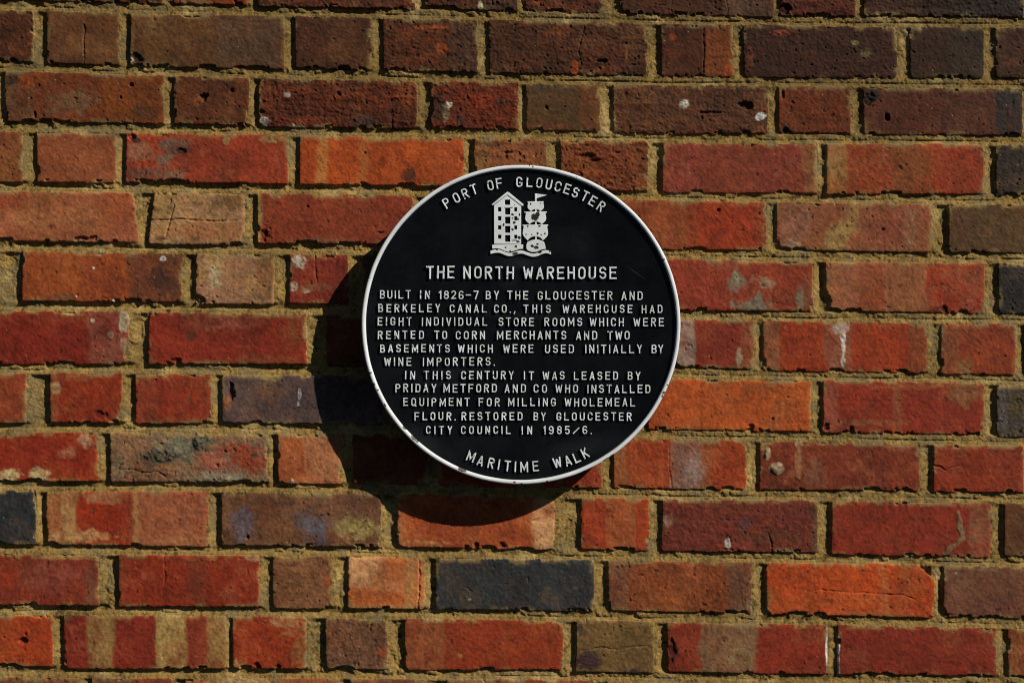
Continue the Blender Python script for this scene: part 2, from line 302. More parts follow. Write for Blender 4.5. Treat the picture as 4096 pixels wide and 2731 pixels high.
b(10, 2428, 3009, (144, 68, 42), r=1.3, b=[(0, .14, (122, 76, 62), .85), (.82, 1, (108, 70, 58), .85), (.58, .82, (142, 62, 34), .7)], p=[(2880, 2240, 40, 8, (190, 176, 160), .8), (2500, 2260, 60, 20, (124, 76, 58), .6)])
b(10, 3061, 3741, (188, 66, 28), r=1, b=[(.67, .72, (188, 100, 66), .7)], p=[(3500, 2460, 180, 20, (178, 88, 56), .7), (3420, 2400, 140, 30, (184, 80, 44), .6)], crack=[[(3195, 2352), (3240, 2362), (3265, 2358), (3400, 2366), (3560, 2378), (3600, 2376), (3660, 2396)]], rad=26, chamf=1)
b(10, 3770, 4420, (112, 64, 54), r=.9, b=[(.9, 1, (130, 84, 50), .6)], p=[(3830, 2300, 24, 60, (126, 80, 64), .6), (3822, 2292, 5, 5, (190, 185, 180), .7)])
# course 11
b(11, -440, 212, (170, 58, 28), r=.8, hole=[(92, 2562, 16, 11, 5), (102, 2535, 4, 4, 3), (16, 2548, 4, 4, 3)])
b(11, 250, 906, (144, 44, 32), r=.8, b=[(.15, .31, (156, 116, 76), .9), (.57, .76, (178, 144, 90), .9), (.78, .88, (154, 66, 50), .6), (.88, 1, (170, 132, 86), .75)])
b(11, 926, 1225, (158, 52, 28), r=.8, p=[(1140, 2490, 60, 20, (172, 116, 88), .75), (1195, 2600, 24, 80, (164, 100, 66), .7), (950, 2660, 30, 24, (176, 120, 84), .7), (1160, 2530, 40, 20, (166, 96, 70), .6)], hole=[(1030, 2665, 16, 14, 4), (1110, 2670, 16, 14, 4)])
b(11, 1298, 1551, (122, 78, 62), r=1.6, p=[(1340, 2540, 40, 40, (130, 70, 50), .6), (1530, 2610, 14, 24, (165, 70, 40), .7)], rad=20)
b(11, 1615, 2254, (150, 50, 28), r=.8, b=[(0, .26, (146, 78, 54), .85)], p=[(1840, 2620, 12, 8, (190, 110, 60), .8)], rad=26)
b(11, 2300, 2617, (114, 82, 52), r=1.1, p=[(2345, 2640, 42, 34, (58, 40, 42), .95), (2530, 2690, 50, 16, (70, 50, 46), .8), (2320, 2520, 12, 24, (60, 44, 44), .8), (2580, 2480, 30, 20, (100, 78, 60), .6)], crack=[[(2330, 2598), (2400, 2588), (2470, 2596), (2520, 2584), (2590, 2584)]])
b(11, 2666, 3311, (144, 44, 28), r=.9, b=[(.21, .56, (130, 94, 72), .9)], p=[(2690, 2600, 22, 50, (64, 28, 22), .8), (2960, 2620, 60, 50, (136, 108, 80), .7), (3308, 2580, 6, 70, (235, 232, 225), .95)], hole=[(2688, 2600, 16, 40, 3)])
b(11, 3349, 3990, (134, 40, 28), r=.7, p=[(3353, 2600, 6, 72, (225, 222, 220), .95)], rad=12)
b(11, 4028, 4600, (134, 64, 38), r=1)
# course 12
b(12, -260, 325, (128, 72, 50), r=1.3)
b(12, 362, 690, (140, 60, 40), r=1)
b(12, 725, 1360, (156, 80, 54), r=1, p=[(960, 2730, 120, 16, (185, 150, 110), .7)])
b(12, 1398, 1705, (138, 70, 48))
b(12, 1783, 2385, (146, 58, 38))
b(12, 2425, 3060, (132, 54, 38))
b(12, 3098, 3400, (150, 66, 40))
b(12, 3440, 4080, (130, 44, 30))
b(12, 4118, 4700, DRED)
# the wall goes on beyond the frame: continue every course with bricks of the same kinds
pal = [RED, DRED, (150, 56, 36), (164, 70, 40), (112, 66, 50), (90, 60, 48), (146, 74, 52), (52, 50, 54), (172, 84, 50)]
for row in range(-9, 22):
    xs = [q for q in B if q[0] == row]
    lo = min([q[1] for q in xs], default=random.randint(-100, 200))
    hi = max([q[2] for q in xs], default=lo-40)
    if not xs: hi = lo
    x = lo
    while x > -2700:
        w = random.choice([640, 305, 640])
        b(row, x-42-w, x-42, random.choice(pal), r=1.1); x -= w+42
    x = hi
    while x < 6800:
        w = random.choice([640, 305, 640])
        b(row, x+42, x+42+w, random.choice(pal), r=1.1); x += w+42

# ------------------------------------------------------------------ height (mm, + towards the camera) and colour of every grid point
X2 = np.broadcast_to(GX[None, :], (NY, NX))
Y2 = np.broadcast_to(GY[:, None], (NY, NX))
# mortar first
bed_d = np.full((NY, NX), 1e4, np.float32)
for i in range(-10, 22):
    L = bedline(i, GX) + 2.0*vnoise(140, 10, 900+i, ys=np.array([0.0, 1.0], np.float32))[0]
    d = Y2 - L[None, :]
    bed_d = np.where(np.abs(d) < np.abs(bed_d), d, bed_d)
ad = np.abs(bed_d)
perp = smooth(16, 34, ad)
# struck pointing: tucked in deep under the bricks above, a scribed lip, then sloping out to the bricks below
side = smooth(1200, 2700, X2)
flush = np.clip(side + .55*smooth(760, 300, Y2), 0, 1.3)     # fuller joints to the right and near the top
up = -(5.9 - 2.7*flush) + 1.8*N_BIG + 1.5*N_MID + .7*N_EDGE + 3.2*smooth(.25, .75, N_MID2)
up = np.minimum(up, -1.6 + .5*N_EDGE)
low = -3.0 + 1.6*np.clip(bed_d/16.0, 0, 1.2) + 0.5*N_MID
lip = smooth(-3.0, 1.5, bed_d)
BED = up*(1-lip) + low*lip
PRP = np.full((NY, NX), -6.2, np.float32)
for row in range(-10, 23):
    qs = sorted([q for q in B if q[0] == row], key=lambda q: q[1])
    for qa, qb in zip(qs[:-1], qs[1:]):
        xa, xb = qa[2], qb[1]
        i0, i1 = np.searchsorted(GX, xa-18), np.searchsorted(GX, xb+18)
        j0 = np.searchsorted(GY, float(bedline(row-1, np.array([xa], np.float32))[0]))
        j1 = np.searchsorted(GY, float(bedline(row, np.array([xa], np.float32))[0]))
        if i1-i0 < 2 or j1-j0 < 2: continue
        sl = (slice(j0, j1), slice(i0, i1))
        p_ = (X2[sl]-xa)/max(xb-xa, 10) + 0.10*N_MID[sl]
        dp = random.Random(xa).uniform(.8, 1.15)
        # hollow joint: a bank against the brick on the left, deepest right of the middle
        PRP[sl] = np.interp(p_, [-.3, 0, .18, .42, .6, .85, 1.1, 1.3], [-1.6, -1.9, -3.0, -5.6, -6.9, -7.2, -6.4, -6.0])*dp*(1-.26*flush[sl])
Hgt = BED*(1-perp) + (np.minimum(PRP + 0.6*N_MID + 2.2*smooth(.3, .8, N_MID2), -1.2))*perp
Hgt += 0.45*N_FINE + 0.36*N_GRAIN + 0.45*(WHITE-0.5)
groove = smooth(6.5, 2.0, ad)*np.clip(0.75 + 1.3*N_WARP, 0.1, 1.0)
Hgt -= 1.2*groove*lip
mc = lin((140, 112, 60))*GAIN
Col = np.empty((NY, NX, 3), np.float32)
tone = np.clip(0.95 + 0.26*N_BIG + 0.24*N_MID2 + 0.32*N_FINE + 0.45*(WHITE-0.5), 0.25, 1.8)
Col[:] = mc[None, None, :]*tone[..., None]
dk = (smooth(0.45, 0.9, N_PIT)*0.6 + 0.45*smooth(0.0, 0.8, N_MID2)*smooth(0.0, 0.6, N_FINE))[..., None]
Col = Col*(1-dk) + lin((46, 35, 18))[None, None, :]*dk
gy = (smooth(0.0, 0.7, N_MID+.6*N_BIG)*0.6)[..., None]
Col = Col*(1-gy) + lin((116, 102, 70))[None, None, :]*gy
Col *= (1 - .24*smooth(640, 420, Y2))[..., None]      # pointing colour gets darker towards the browner upper courses
pl = (smooth(0.35, 0.8, N_WARP-.3*N_EDGE)*0.55)[..., None]
Col = Col*(1-pl) + lin((170, 144, 90))[None, None, :]*GAIN*np.clip(tone, .6, 1.2)[..., None]*pl
Mask = np.zeros((NY, NX), bool)
Rgh = np.full((NY, NX), 0.95, np.float32)
MORT_H = Hgt.copy()

DARKER = {0: .75, 1: .78, 2: .86}       # the upper courses are of a browner brick, toned down further per course
for (row, x0, x1, col, k) in B:
    pad = 34
    i0, i1 = np.searchsorted(GX, x0-pad), np.searchsorted(GX, x1+pad)
    ymin = min(bedline(row-1, np.array([x0, x1], np.float32)))-30
    ymax = max(bedline(row, np.array([x0, x1], np.float32)))+30
    j0, j1 = np.searchsorted(GY, ymin), np.searchsorted(GY, ymax)
    if i1-i0 < 2 or j1-j0 < 2: continue
    sl = (slice(j0, j1), slice(i0, i1))
    xs, ys = GX[i0:i1], GY[j0:j1]
    X, Y = X2[sl], Y2[sl]
    rnd = random.Random(int(row*1000+x0))
    top = (bedline(row-1, xs) + 15 + rnd.uniform(-3, 3) + k.get('t', 0) + rnd.uniform(-3, 3)*(xs-(x0+x1)/2)/300)[None, :]
    bot = (bedline(row, xs) - 19 + rnd.uniform(-4, 3) + k.get('bt', 0) + rnd.uniform(-3, 3)*(xs-(x0+x1)/2)/300)[None, :]
    vv = np.clip((Y-top)/(bot-top), 0, 1)
    sk = k.get('sk', rnd.uniform(-3, 3))
    shift = (vv-0.5)*2*sk
    xl = x0 + (shift if k.get('sk', 0) < 0 else rnd.uniform(-4, 4)*(vv-.5))
    xr = x1 + (shift if k.get('sk', 0) > 0 else rnd.uniform(-4, 4)*(vv-.5))
    rad = k.get('rad', rnd.choice((7, 10, 14)))
    qx = np.maximum(xl+rad - X, X - (xr-rad)); qy = np.maximum(top+rad - Y, Y - (bot-rad))
    sdf = np.hypot(np.maximum(qx, 0), np.maximum(qy, 0)) + np.minimum(np.maximum(qx, qy), 0) - rad
    if k.get('chamf'):       # broken upper right corner
        sdf = np.maximum(sdf, (X-(x1-70) - (Y-top)*1.15)*0.66)
    rr = k.get('r', 1.0)
    er = 0.75+0.25*min(rr, 2)
    chipn = smooth(0.30, 0.60, N_CHIP[sl]+.25*N_EDGE2[sl])*smooth(0.45, 0.95, vv)*15 + smooth(0.66, 0.9, N_CHIP[sl]+.2*N_EDGE2[sl])*10
    wav = smooth(-.2, .7, N_WARP[sl])*1.1 + .5           # some arrises crisp, some frayed
    sdf = sdf + er*wav*(1.9*N_EDGE[sl] + 2.1*N_EDGE2[sl]) + chipn*smooth(-30, -4, sdf)
    wdt = 5.0
    t = smooth(0, wdt, -sdf)
    # face
    tilt_x, tilt_y = rnd.uniform(-.5, .5), rnd.uniform(-.4, .4)
    face = k.get('h', rnd.uniform(-.5, .7)) + tilt_x*(X-(x0+x1)/2)/320 + tilt_y*(vv-.5)*2
    face = face - 0.55*smooth(-20, -2, sdf)**2           # worn arrises
    rel = 0.32*N_MID2[sl] + 0.20*N_EDGE[sl] + (0.22+0.08*rr)*N_FINE[sl] + 0.12*N_GRAIN[sl] + 0.10*N_HOR[sl]
    if rr > 1.05:
        a = min(rr-1.0, 1.4)
        rel = rel + a*(0.55*N_HOR[sl] + 0.36*N_PIT2[sl] + 0.18*N_GRAIN[sl])
    else:
        rel = rel + 0.07*N_VERT[sl]
    face = face + rel
    pit = smooth(0.84, 1.05, N_PIT[sl] - 0.22*(1.5-min(rr, 1.7)))
    face = face - 0.8*pit*min(rr, 1.5)
    u = (X - x0)/(x1-x0) + 0.020*N_WARP[sl] + 0.010*N_EDGE[sl]
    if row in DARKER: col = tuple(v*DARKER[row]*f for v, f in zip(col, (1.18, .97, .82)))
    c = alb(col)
    cc = np.empty(X.shape+(3,), np.float32); cc[:] = c
    # low contrast second tone, own to each brick
    s2 = np.array(col, float)*rnd.uniform(.74, .9) if rnd.random() < .5 else np.array(col, float)*.75 + np.array((170, 110, 70))*.25
    m = (smooth(rnd.uniform(-.1, .2), .8, N_BIG[sl]*(1 if rnd.random() < .5 else -1)+.25*N_MID[sl])*.75)[..., None]
    cc = cc*(1-m) + alb(s2)*m
    if rr > 1.05:        # rough brick: bright clay showing where the skin has gone
        m = (smooth(.25, .85, N_HOR[sl]+.35*N_PIT2[sl]+.25*N_BIG[sl])*min(.75, .6*(rr-.8)))[..., None]
        cc = cc*(1-m) + alb(np.array(col, float)*np.array((1.4, 1.22, .95)))*m
        m = (smooth(.2, .9, -N_HOR[sl]+.3*N_MID2[sl])*min(.6, .5*(rr-.8)))[..., None]
        cc = cc*(1-m) + alb(np.array(col, float)*np.array((.66, .70, .78)))*m
    film = np.array(col, float)*.55 + np.array((176, 118, 92))*.45*min(1, sum(col)/230)
    m = (smooth(.05, .9, N_MID2[sl]*(1 if rnd.random() < .5 else -1)+.35*N_EDGE[sl])*rnd.uniform(.15, .6))[..., None]
    cc = cc*(1-m) + alb(film)*m
    warm = np.array(col, float)*np.array((1.05, 1.10, .92) if max(col)-min(col) > 70 else (1.12, .95, .88))
    m = (smooth(.1, .8, N_WARP[sl]*(1 if rnd.random() < .5 else -1)+.3*N_MID[sl])*rnd.uniform(.2, .8))[..., None]
    cc = cc*(1-m) + alb(warm)*m
    for (u0, u1, bc, st) in k.get('b', []):
        e = 0.016
        m = (smooth(u0-e, u0+e, u) if u0 > 0 else 1.0)*(smooth(u1+e, u1-e, u) if u1 < 1 else 1.0)
        m = (m*st*np.clip(0.88+0.45*N_MID[sl]+.25*N_EDGE[sl], 0, 1))[..., None]
        cc = cc*(1-m) + alb(dull(bc))*m
    for (px, py, rx, ry, pc, st) in k.get('p', []):
        dd = np.hypot((X-px)/rx, (Y-py)/ry) + 0.50*N_EDGE[sl] + (0.25*N_EDGE2[sl]+0.40*N_MID[sl] if rx > 25 or ry > 25 else .15*N_EDGE2[sl])
        e = 0.34 if rx > 25 else 0.22
        m = (smooth(1+e, 1-e, dd)*np.clip(st*(1+.55*N_EDGE[sl]*(1 if rx > 18 else .3)+.2*N_FINE[sl]), 0, 1))[..., None]
        cc = cc*(1-m) + alb(dull(pc))*m
        if sum(pc) > 520 and rx < 40:
            face = face + 0.6*m[..., 0]*(0.6+N_FINE[sl])
    for (px, py, rx, ry, dp) in k.get('hole', []):
        dd = np.hypot((X-px)/rx, (Y-py)/ry) + 0.45*N_EDGE[sl] + 0.35*N_EDGE2[sl]
        m = smooth(1.1, 0.45, dd)*.85
        face = face - dp*m
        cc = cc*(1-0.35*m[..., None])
    for (px, py, rx, ry, dp) in k.get('lump', []):
        dd = np.hypot((X-px)/rx, (Y-py)/ry) + 0.4*N_EDGE[sl]
        face = face + dp*smooth(1.2, 0.3, dd)*(1+.5*N_FINE[sl])
    for pts in k.get('seam', []):           # a ragged line of old mortar across the face
        dd = np.full(X.shape, 1e3, np.float32)
        Xw, Yw = X+7*N_EDGE[sl], Y+6*N_EDGE[sl]
        for (ax, ay), (bx, by) in zip(pts[:-1], pts[1:]):
            vx, vy = bx-ax, by-ay
            tt = np.clip(((Xw-ax)*vx+(Yw-ay)*vy)/(vx*vx+vy*vy), 0, 1)
            dd = np.minimum(dd, np.hypot(Xw-ax-tt*vx, Yw-ay-tt*vy))
        m = smooth(12, 4, dd + 4*N_EDGE2[sl])
        face = face + .8*m
        cc = cc*(1-.85*m[..., None]) + alb((126, 106, 80))*.85*m[..., None]
    for pts in k.get('crack', []):
        dd = np.full(X.shape, 1e3, np.float32)
        Xw, Yw = X+5*N_EDGE[sl], Y+4*N_EDGE[sl]
        for (ax, ay), (bx, by) in zip(pts[:-1], pts[1:]):
            vx, vy = bx-ax, by-ay
            tt = np.clip(((Xw-ax)*vx+(Yw-ay)*vy)/(vx*vx+vy*vy), 0, 1)
            dd = np.minimum(dd, np.hypot(Xw-ax-tt*vx, Yw-ay-tt*vy))
        m = smooth(4.2, 1.0, dd + 1.6*N_EDGE2[sl])*np.clip(.8+.8*N_MID[sl], .25, 1)
        face = face - 1.7*m
    # burnt specks and general mottling of fired clay
    tone = np.clip(.98 + 0.18*N_MID2[sl] + 0.16*N_EDGE[sl] + 0.10*N_WARP[sl] + (0.20+.07*rr)*N_FINE[sl] + 0.24*(WHITE[sl]-.5), .35, 1.7)
    cc = cc*tone[..., None]
    pm = (smooth(0.84, 1.05, N_PIT[sl] - 0.2*(1.5-min(rr, 1.7)))*.55)[..., None]
    cc = cc*(1-pm) + alb((46, 30, 24))*pm
    lm = (smooth(0.62, 0.95, N_PIT2[sl]-0.25*N_FINE[sl])*(.42 if rr < 1.05 else .6))[..., None]
    cc = cc*(1-lm) + alb(np.array(col)*.62)*lm
    sp = ((WHITE[sl] > 0.9995) & (N_BIG[sl] > 0.0))[..., None]
    cc = np.where(sp, alb((190, 180, 160)), cc)
    # mortar smeared over the edges
    sm = (smooth(-26, -2, sdf)*smooth(0.10, 0.60, N_MID[sl]+.35*N_EDGE[sl]+.30*(vv < .25))*.85)[..., None]
    cc = cc*(1-sm) + Col[sl]*sm
    inside = sdf < 1.0
    hh = MORT_H[sl]*(1-t) + np.maximum(face, MORT_H[sl]-1.0)*t
    Hgt[sl] = np.where(inside, hh, Hgt[sl])
    em = smooth(0.5, -4.0, sdf)[..., None]
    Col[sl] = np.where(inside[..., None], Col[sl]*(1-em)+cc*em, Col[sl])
    Rgh[sl] = np.where(inside, 0.48 if k.get('gl') else 0.82, Rgh[sl])
    Mask[sl] |= sdf < -1.0

# ------------------------------------------------------------------ wall meshes
def wall_mat(name, bump, scale, dist):
    m = bpy.data.materials.new(name); m.use_nodes = True
    nt = m.node_tree; n = nt.nodes; l = nt.links
    bs = n["Principled BSDF"]
    at = n.new("ShaderNodeAttribute"); at.attribute_name = "tint"
    ra = n.new("ShaderNodeAttribute"); ra.attribute_name = "gloss"
    tc = n.new("ShaderNodeTexCoord")
    no = n.new("ShaderNodeTexNoise"); no.inputs['Scale'].default_value = scale
    no.inputs['Detail'].default_value = 5; no.inputs['Roughness'].default_value = 0.65
    l.new(tc.outputs['Object'], no.inputs['Vector'])
    mr = n.new("ShaderNodeMapRange")
    mr.inputs['From Min'].default_value = 0.3; mr.inputs['From Max'].default_value = 0.7
    mr.inputs['To Min'].default_value = 0.80; mr.inputs['To Max'].default_value = 1.20
    l.new(no.outputs['Fac'], mr.inputs['Value'])
    mx = n.new("ShaderNodeVectorMath"); mx.operation = 'SCALE'
    l.new(at.outputs['Color'], mx.inputs[0]); l.new(mr.outputs[0], mx.inputs['Scale'])
    l.new(mx.outputs[0], bs.inputs['Base Color'])
    bp = n.new("ShaderNodeBump"); bp.inputs['Strength'].default_value = bump
    bp.inputs['Distance'].default_value = dist
    l.new(no.outputs['Fac'], bp.inputs['Height']); l.new(bp.outputs[0], bs.inputs['Normal'])
    l.new(ra.outputs['Fac'], bs.inputs['Roughness'])
    bs.inputs['Specular IOR Level'].default_value = 0.22
    return m

WX = ((GX - 2048)*S).astype(np.float32)
WZ = ((1365.5 - GY)*S).astype(np.float32)
P = np.empty((NY, NX, 3), np.float32)
P[..., 0] = WX[None, :]; P[..., 1] = -Hgt*0.001; P[..., 2] = WZ[:, None]
fm = Mask[:-1, :-1].astype(np.int8)+Mask[1:, :-1]+Mask[:-1, 1:]+Mask[1:, 1:]
idx = np.arange(NX*NY).reshape(NY, NX)
quads = np.stack([idx[:-1, :-1], idx[1:, :-1], idx[1:, 1:], idx[:-1, 1:]], -1)
Pf = P.reshape(-1, 3); Cf = Col.reshape(-1, 3); Rf = Rgh.reshape(-1)

def grid_part(name, sel, mat, parent):
    q = quads[sel].reshape(-1, 4)
    used, inv = np.unique(q.ravel(), return_inverse=True)
    nv, nf = len(used), len(q)
    me = bpy.data.meshes.new(name)
    me.vertices.add(nv); me.vertices.foreach_set("co", Pf[used].ravel())
    me.loops.add(nf*4); me.loops.foreach_set("vertex_index", inv.astype(np.int32))
    me.polygons.add(nf)
    me.polygons.foreach_set("loop_start", np.arange(0, nf*4, 4, dtype=np.int32))
    me.polygons.foreach_set("use_smooth", np.ones(nf, dtype=bool))
    me.update(calc_edges=True)
    ca = me.attributes.new("tint", 'FLOAT_COLOR', 'POINT')
    ca.data.foreach_set("color", np.concatenate([np.clip(Cf[used], 0.002, .9), np.ones((nv, 1), np.float32)], 1).ravel())
    ga = me.attributes.new("gloss", 'FLOAT', 'POINT')
    ga.data.foreach_set("value", Rf[used])
    me.materials.append(mat)
    o = bpy.data.objects.new(name, me); C.objects.link(o); o.parent = parent
    return o

wall = empty("brick_wall", (0, 0, 0))
tag(wall, "weathered red, orange and brown brick wall with sandy mortar joints behind the round plaque", "wall")
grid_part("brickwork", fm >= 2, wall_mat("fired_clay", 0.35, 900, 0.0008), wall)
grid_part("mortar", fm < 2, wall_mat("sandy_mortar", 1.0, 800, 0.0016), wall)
del P, Pf, Cf, Col, X2, Y2

# ------------------------------------------------------------------ the plaque
F = (DIST-H_PLQ)/DIST
CXP, CYP, RP = 2083.5, 1298.0, 639.0
def px(x, y):          # photo pixel on the plaque -> plaque-local metres (x right, z up)
    return ((x-CXP)*S*F, -(y-CYP)*S*F)
K = S*F
plaque = empty("wall_plaque", ((CXP-2048)*S*F, 0.0, (1365.5-CYP)*S*F))
tag(plaque, "round black metal plaque with chipped white rim and raised white lettering on the brick wall", "plaque")
Y_FACE = -(H_PLQ-0.0045)    # the black field
Y_RIM = -H_PLQ

def mesh_obj(name, verts, faces, mat, parent, smooth_sh=False):
    me = bpy.data.meshes.new(name)
    me.from_pydata(verts, [], faces); me.update()
    if smooth_sh:
        for p in me.polygons: p.use_smooth = True
    me.materials.append(mat)
    o = bpy.data.objects.new(name, me); C.objects.link(o); o.parent = parent
    return o

def paint_black():
    m = bpy.data.materials.new("black_gloss_paint"); m.use_nodes = True
    n = m.node_tree.nodes; l = m.node_tree.links; bs = n["Principled BSDF"]
    tc = n.new("ShaderNodeTexCoord")
    no = n.new("ShaderNodeTexNoise"); no.inputs['Scale'].default_value = 22; no.inputs['Detail'].default_value = 7
    no.inputs['Roughness'].default_value = 0.7
    l.new(tc.outputs['Object'], no.inputs['Vector'])
    cr = n.new("ShaderNodeValToRGB")
    cr.color_ramp.elements[0].position = 0.40; cr.color_ramp.elements[0].color = (0.0016, 0.0019, 0.0023, 1)
    cr.color_ramp.elements[1].position = 0.80; cr.color_ramp.elements[1].color = (0.0068, 0.0080, 0.0094, 1)
    l.new(no.outputs['Fac'], cr.inputs[0]); l.new(cr.outputs[0], bs.inputs['Base Color'])
    # dusty smears and a scuff
    cur = cr.outputs[0]
    for (cx, cy, rx, ry, ang, st) in ((2095, 1050, 120, 34, 0, .75), (2040, 1125, 50, 50, 20, .55), (2548, 1092, 60, 5, 35, 1.0), (1800, 1500, 160, 60, -10, .35), (2330, 1790, 200, 60, -15, .5),
                                      (1700, 1770, 160, 50, 30, .45), (2300, 960, 120, 80, 0, .3), (2060, 1260, 300, 20, 2, .35)):
        lx, lz = px(cx, cy)
        mp = n.new("ShaderNodeMapping"); mp.vector_type = 'TEXTURE'
        mp.inputs['Location'].default_value = (lx, 0, lz); mp.inputs['Rotation'].default_value = (0, math.radians(ang), 0)
        mp.inputs['Scale'].default_value = (rx*K, 1000.0, ry*K)
        l.new(tc.outputs['Object'], mp.inputs['Vector'])
        le = n.new("ShaderNodeVectorMath"); le.operation = 'LENGTH'; l.new(mp.outputs[0], le.inputs[0])
        mr = n.new("ShaderNodeMapRange"); mr.inputs['From Min'].default_value = 1.0; mr.inputs['From Max'].default_value = 0.1
        mr.inputs['To Max'].default_value = st; l.new(le.outputs['Value'], mr.inputs['Value'])
        mu = n.new("ShaderNodeMath"); mu.operation = 'MULTIPLY'; mu.use_clamp = True
        l.new(mr.outputs[0], mu.inputs[0]); l.new(no.outputs['Fac'], mu.inputs[1])
        mx = n.new("ShaderNodeMix"); mx.data_type = 'RGBA'
        l.new(mu.outputs[0], mx.inputs[0]); l.new(cur, mx.inputs[6]); mx.inputs[7].default_value = (0.034, 0.036, 0.036, 1)
        cur = mx.outputs[2]
    l.new(cur, bs.inputs['Base Color'])
    n2 = n.new("ShaderNodeTexNoise"); n2.inputs['Scale'].default_value = 420; n2.inputs['Detail'].default_value = 4
    l.new(tc.outputs['Object'], n2.inputs['Vector'])
    bp = n.new("ShaderNodeBump"); bp.inputs['Strength'].default_value = 0.12; bp.inputs['Distance'].default_value = 0.0006
    l.new(n2.outputs['Fac'], bp.inputs['Height']); l.new(bp.outputs[0], bs.inputs['Normal'])
    bs.inputs['Roughness'].default_value = 0.42
    bs.inputs['Specular IOR Level'].default_value = 0.12
    return m

# flakes missing from the white paint: photo pixel x, y, rx, ry
CHIPS_RIM = [(1620, 1709, 13, 9, 40), (1655, 1752, 16, 8, 40), (1668, 1765, 8, 6, 40), (1848, 1878, 22, 10, 20), (1495, 1537, 6, 7, 60),
             (2425, 1838, 22, 6, -32), (2448, 1822, 12, 5, -35), (2335, 1888, 20, 5, -22), (2057, 1928, 7, 5, 0), (2085, 1934, 5, 4, 0), (2188, 1925, 7, 4, -8),
             (2655, 1570, 8, 7, -60), (2649, 1585, 7, 5, -60), (2670, 1540, 5, 4, 0), (2652, 1040, 5, 9, 60), (2118, 663, 3, 3, 0), (2131, 668, 5, 4, 0), (1470, 1112, 14, 1.4, 0),
             (1792, 731, 3, 2, 0), (2305, 709, 3, 2, 0), (2583, 1705, 5, 3, -40), (1540, 1620, 8, 4, 60), (1480, 1492, 5, 8, 70), (1510, 1560, 4, 6, 60)]
CHIPS_EMB = [(2139, 868, 17, 17, 12), (2150, 857, 10, 12, 0), (2128, 984, 9, 7, 20), (2146, 990, 11, 8, 10), (2056, 890, 7, 6, 0), (2078, 858, 4, 7, 0), (2050, 858, 7, 5, 30), (2076, 950, 8, 8, 0),
             (2055, 961, 12, 3, 0), (2071, 966, 9, 5, 0), (2050, 918, 7, 5, 20), (2063, 986, 7, 6, 0), (2022, 990, 4, 4, 0), (2014, 899, 5, 8, 30), (2072, 876, 4, 8, 0), (2049, 873, 3, 5, 0),
             (2060, 1014, 15, 6, -12), (2040, 1005, 5, 4, 0), (2160, 1008, 9, 6, -25), (2199, 1006, 4, 4, 0), (2110, 905, 5, 4, 0), (2158, 904, 7, 4, -15), (2122, 816, 4, 5, 0), (2161, 813, 4, 3, 0),
             (2150, 934, 5, 6, 0), (2180, 934, 4, 5, 0), (2127, 938, 4, 3, 0), (2104, 938, 3, 5, 0), (2150, 976, 6, 4, 0), (2046, 830, 7, 2.5, -20), (1987, 999, 5, 3, 0), (2165, 940, 4, 3, 0)]

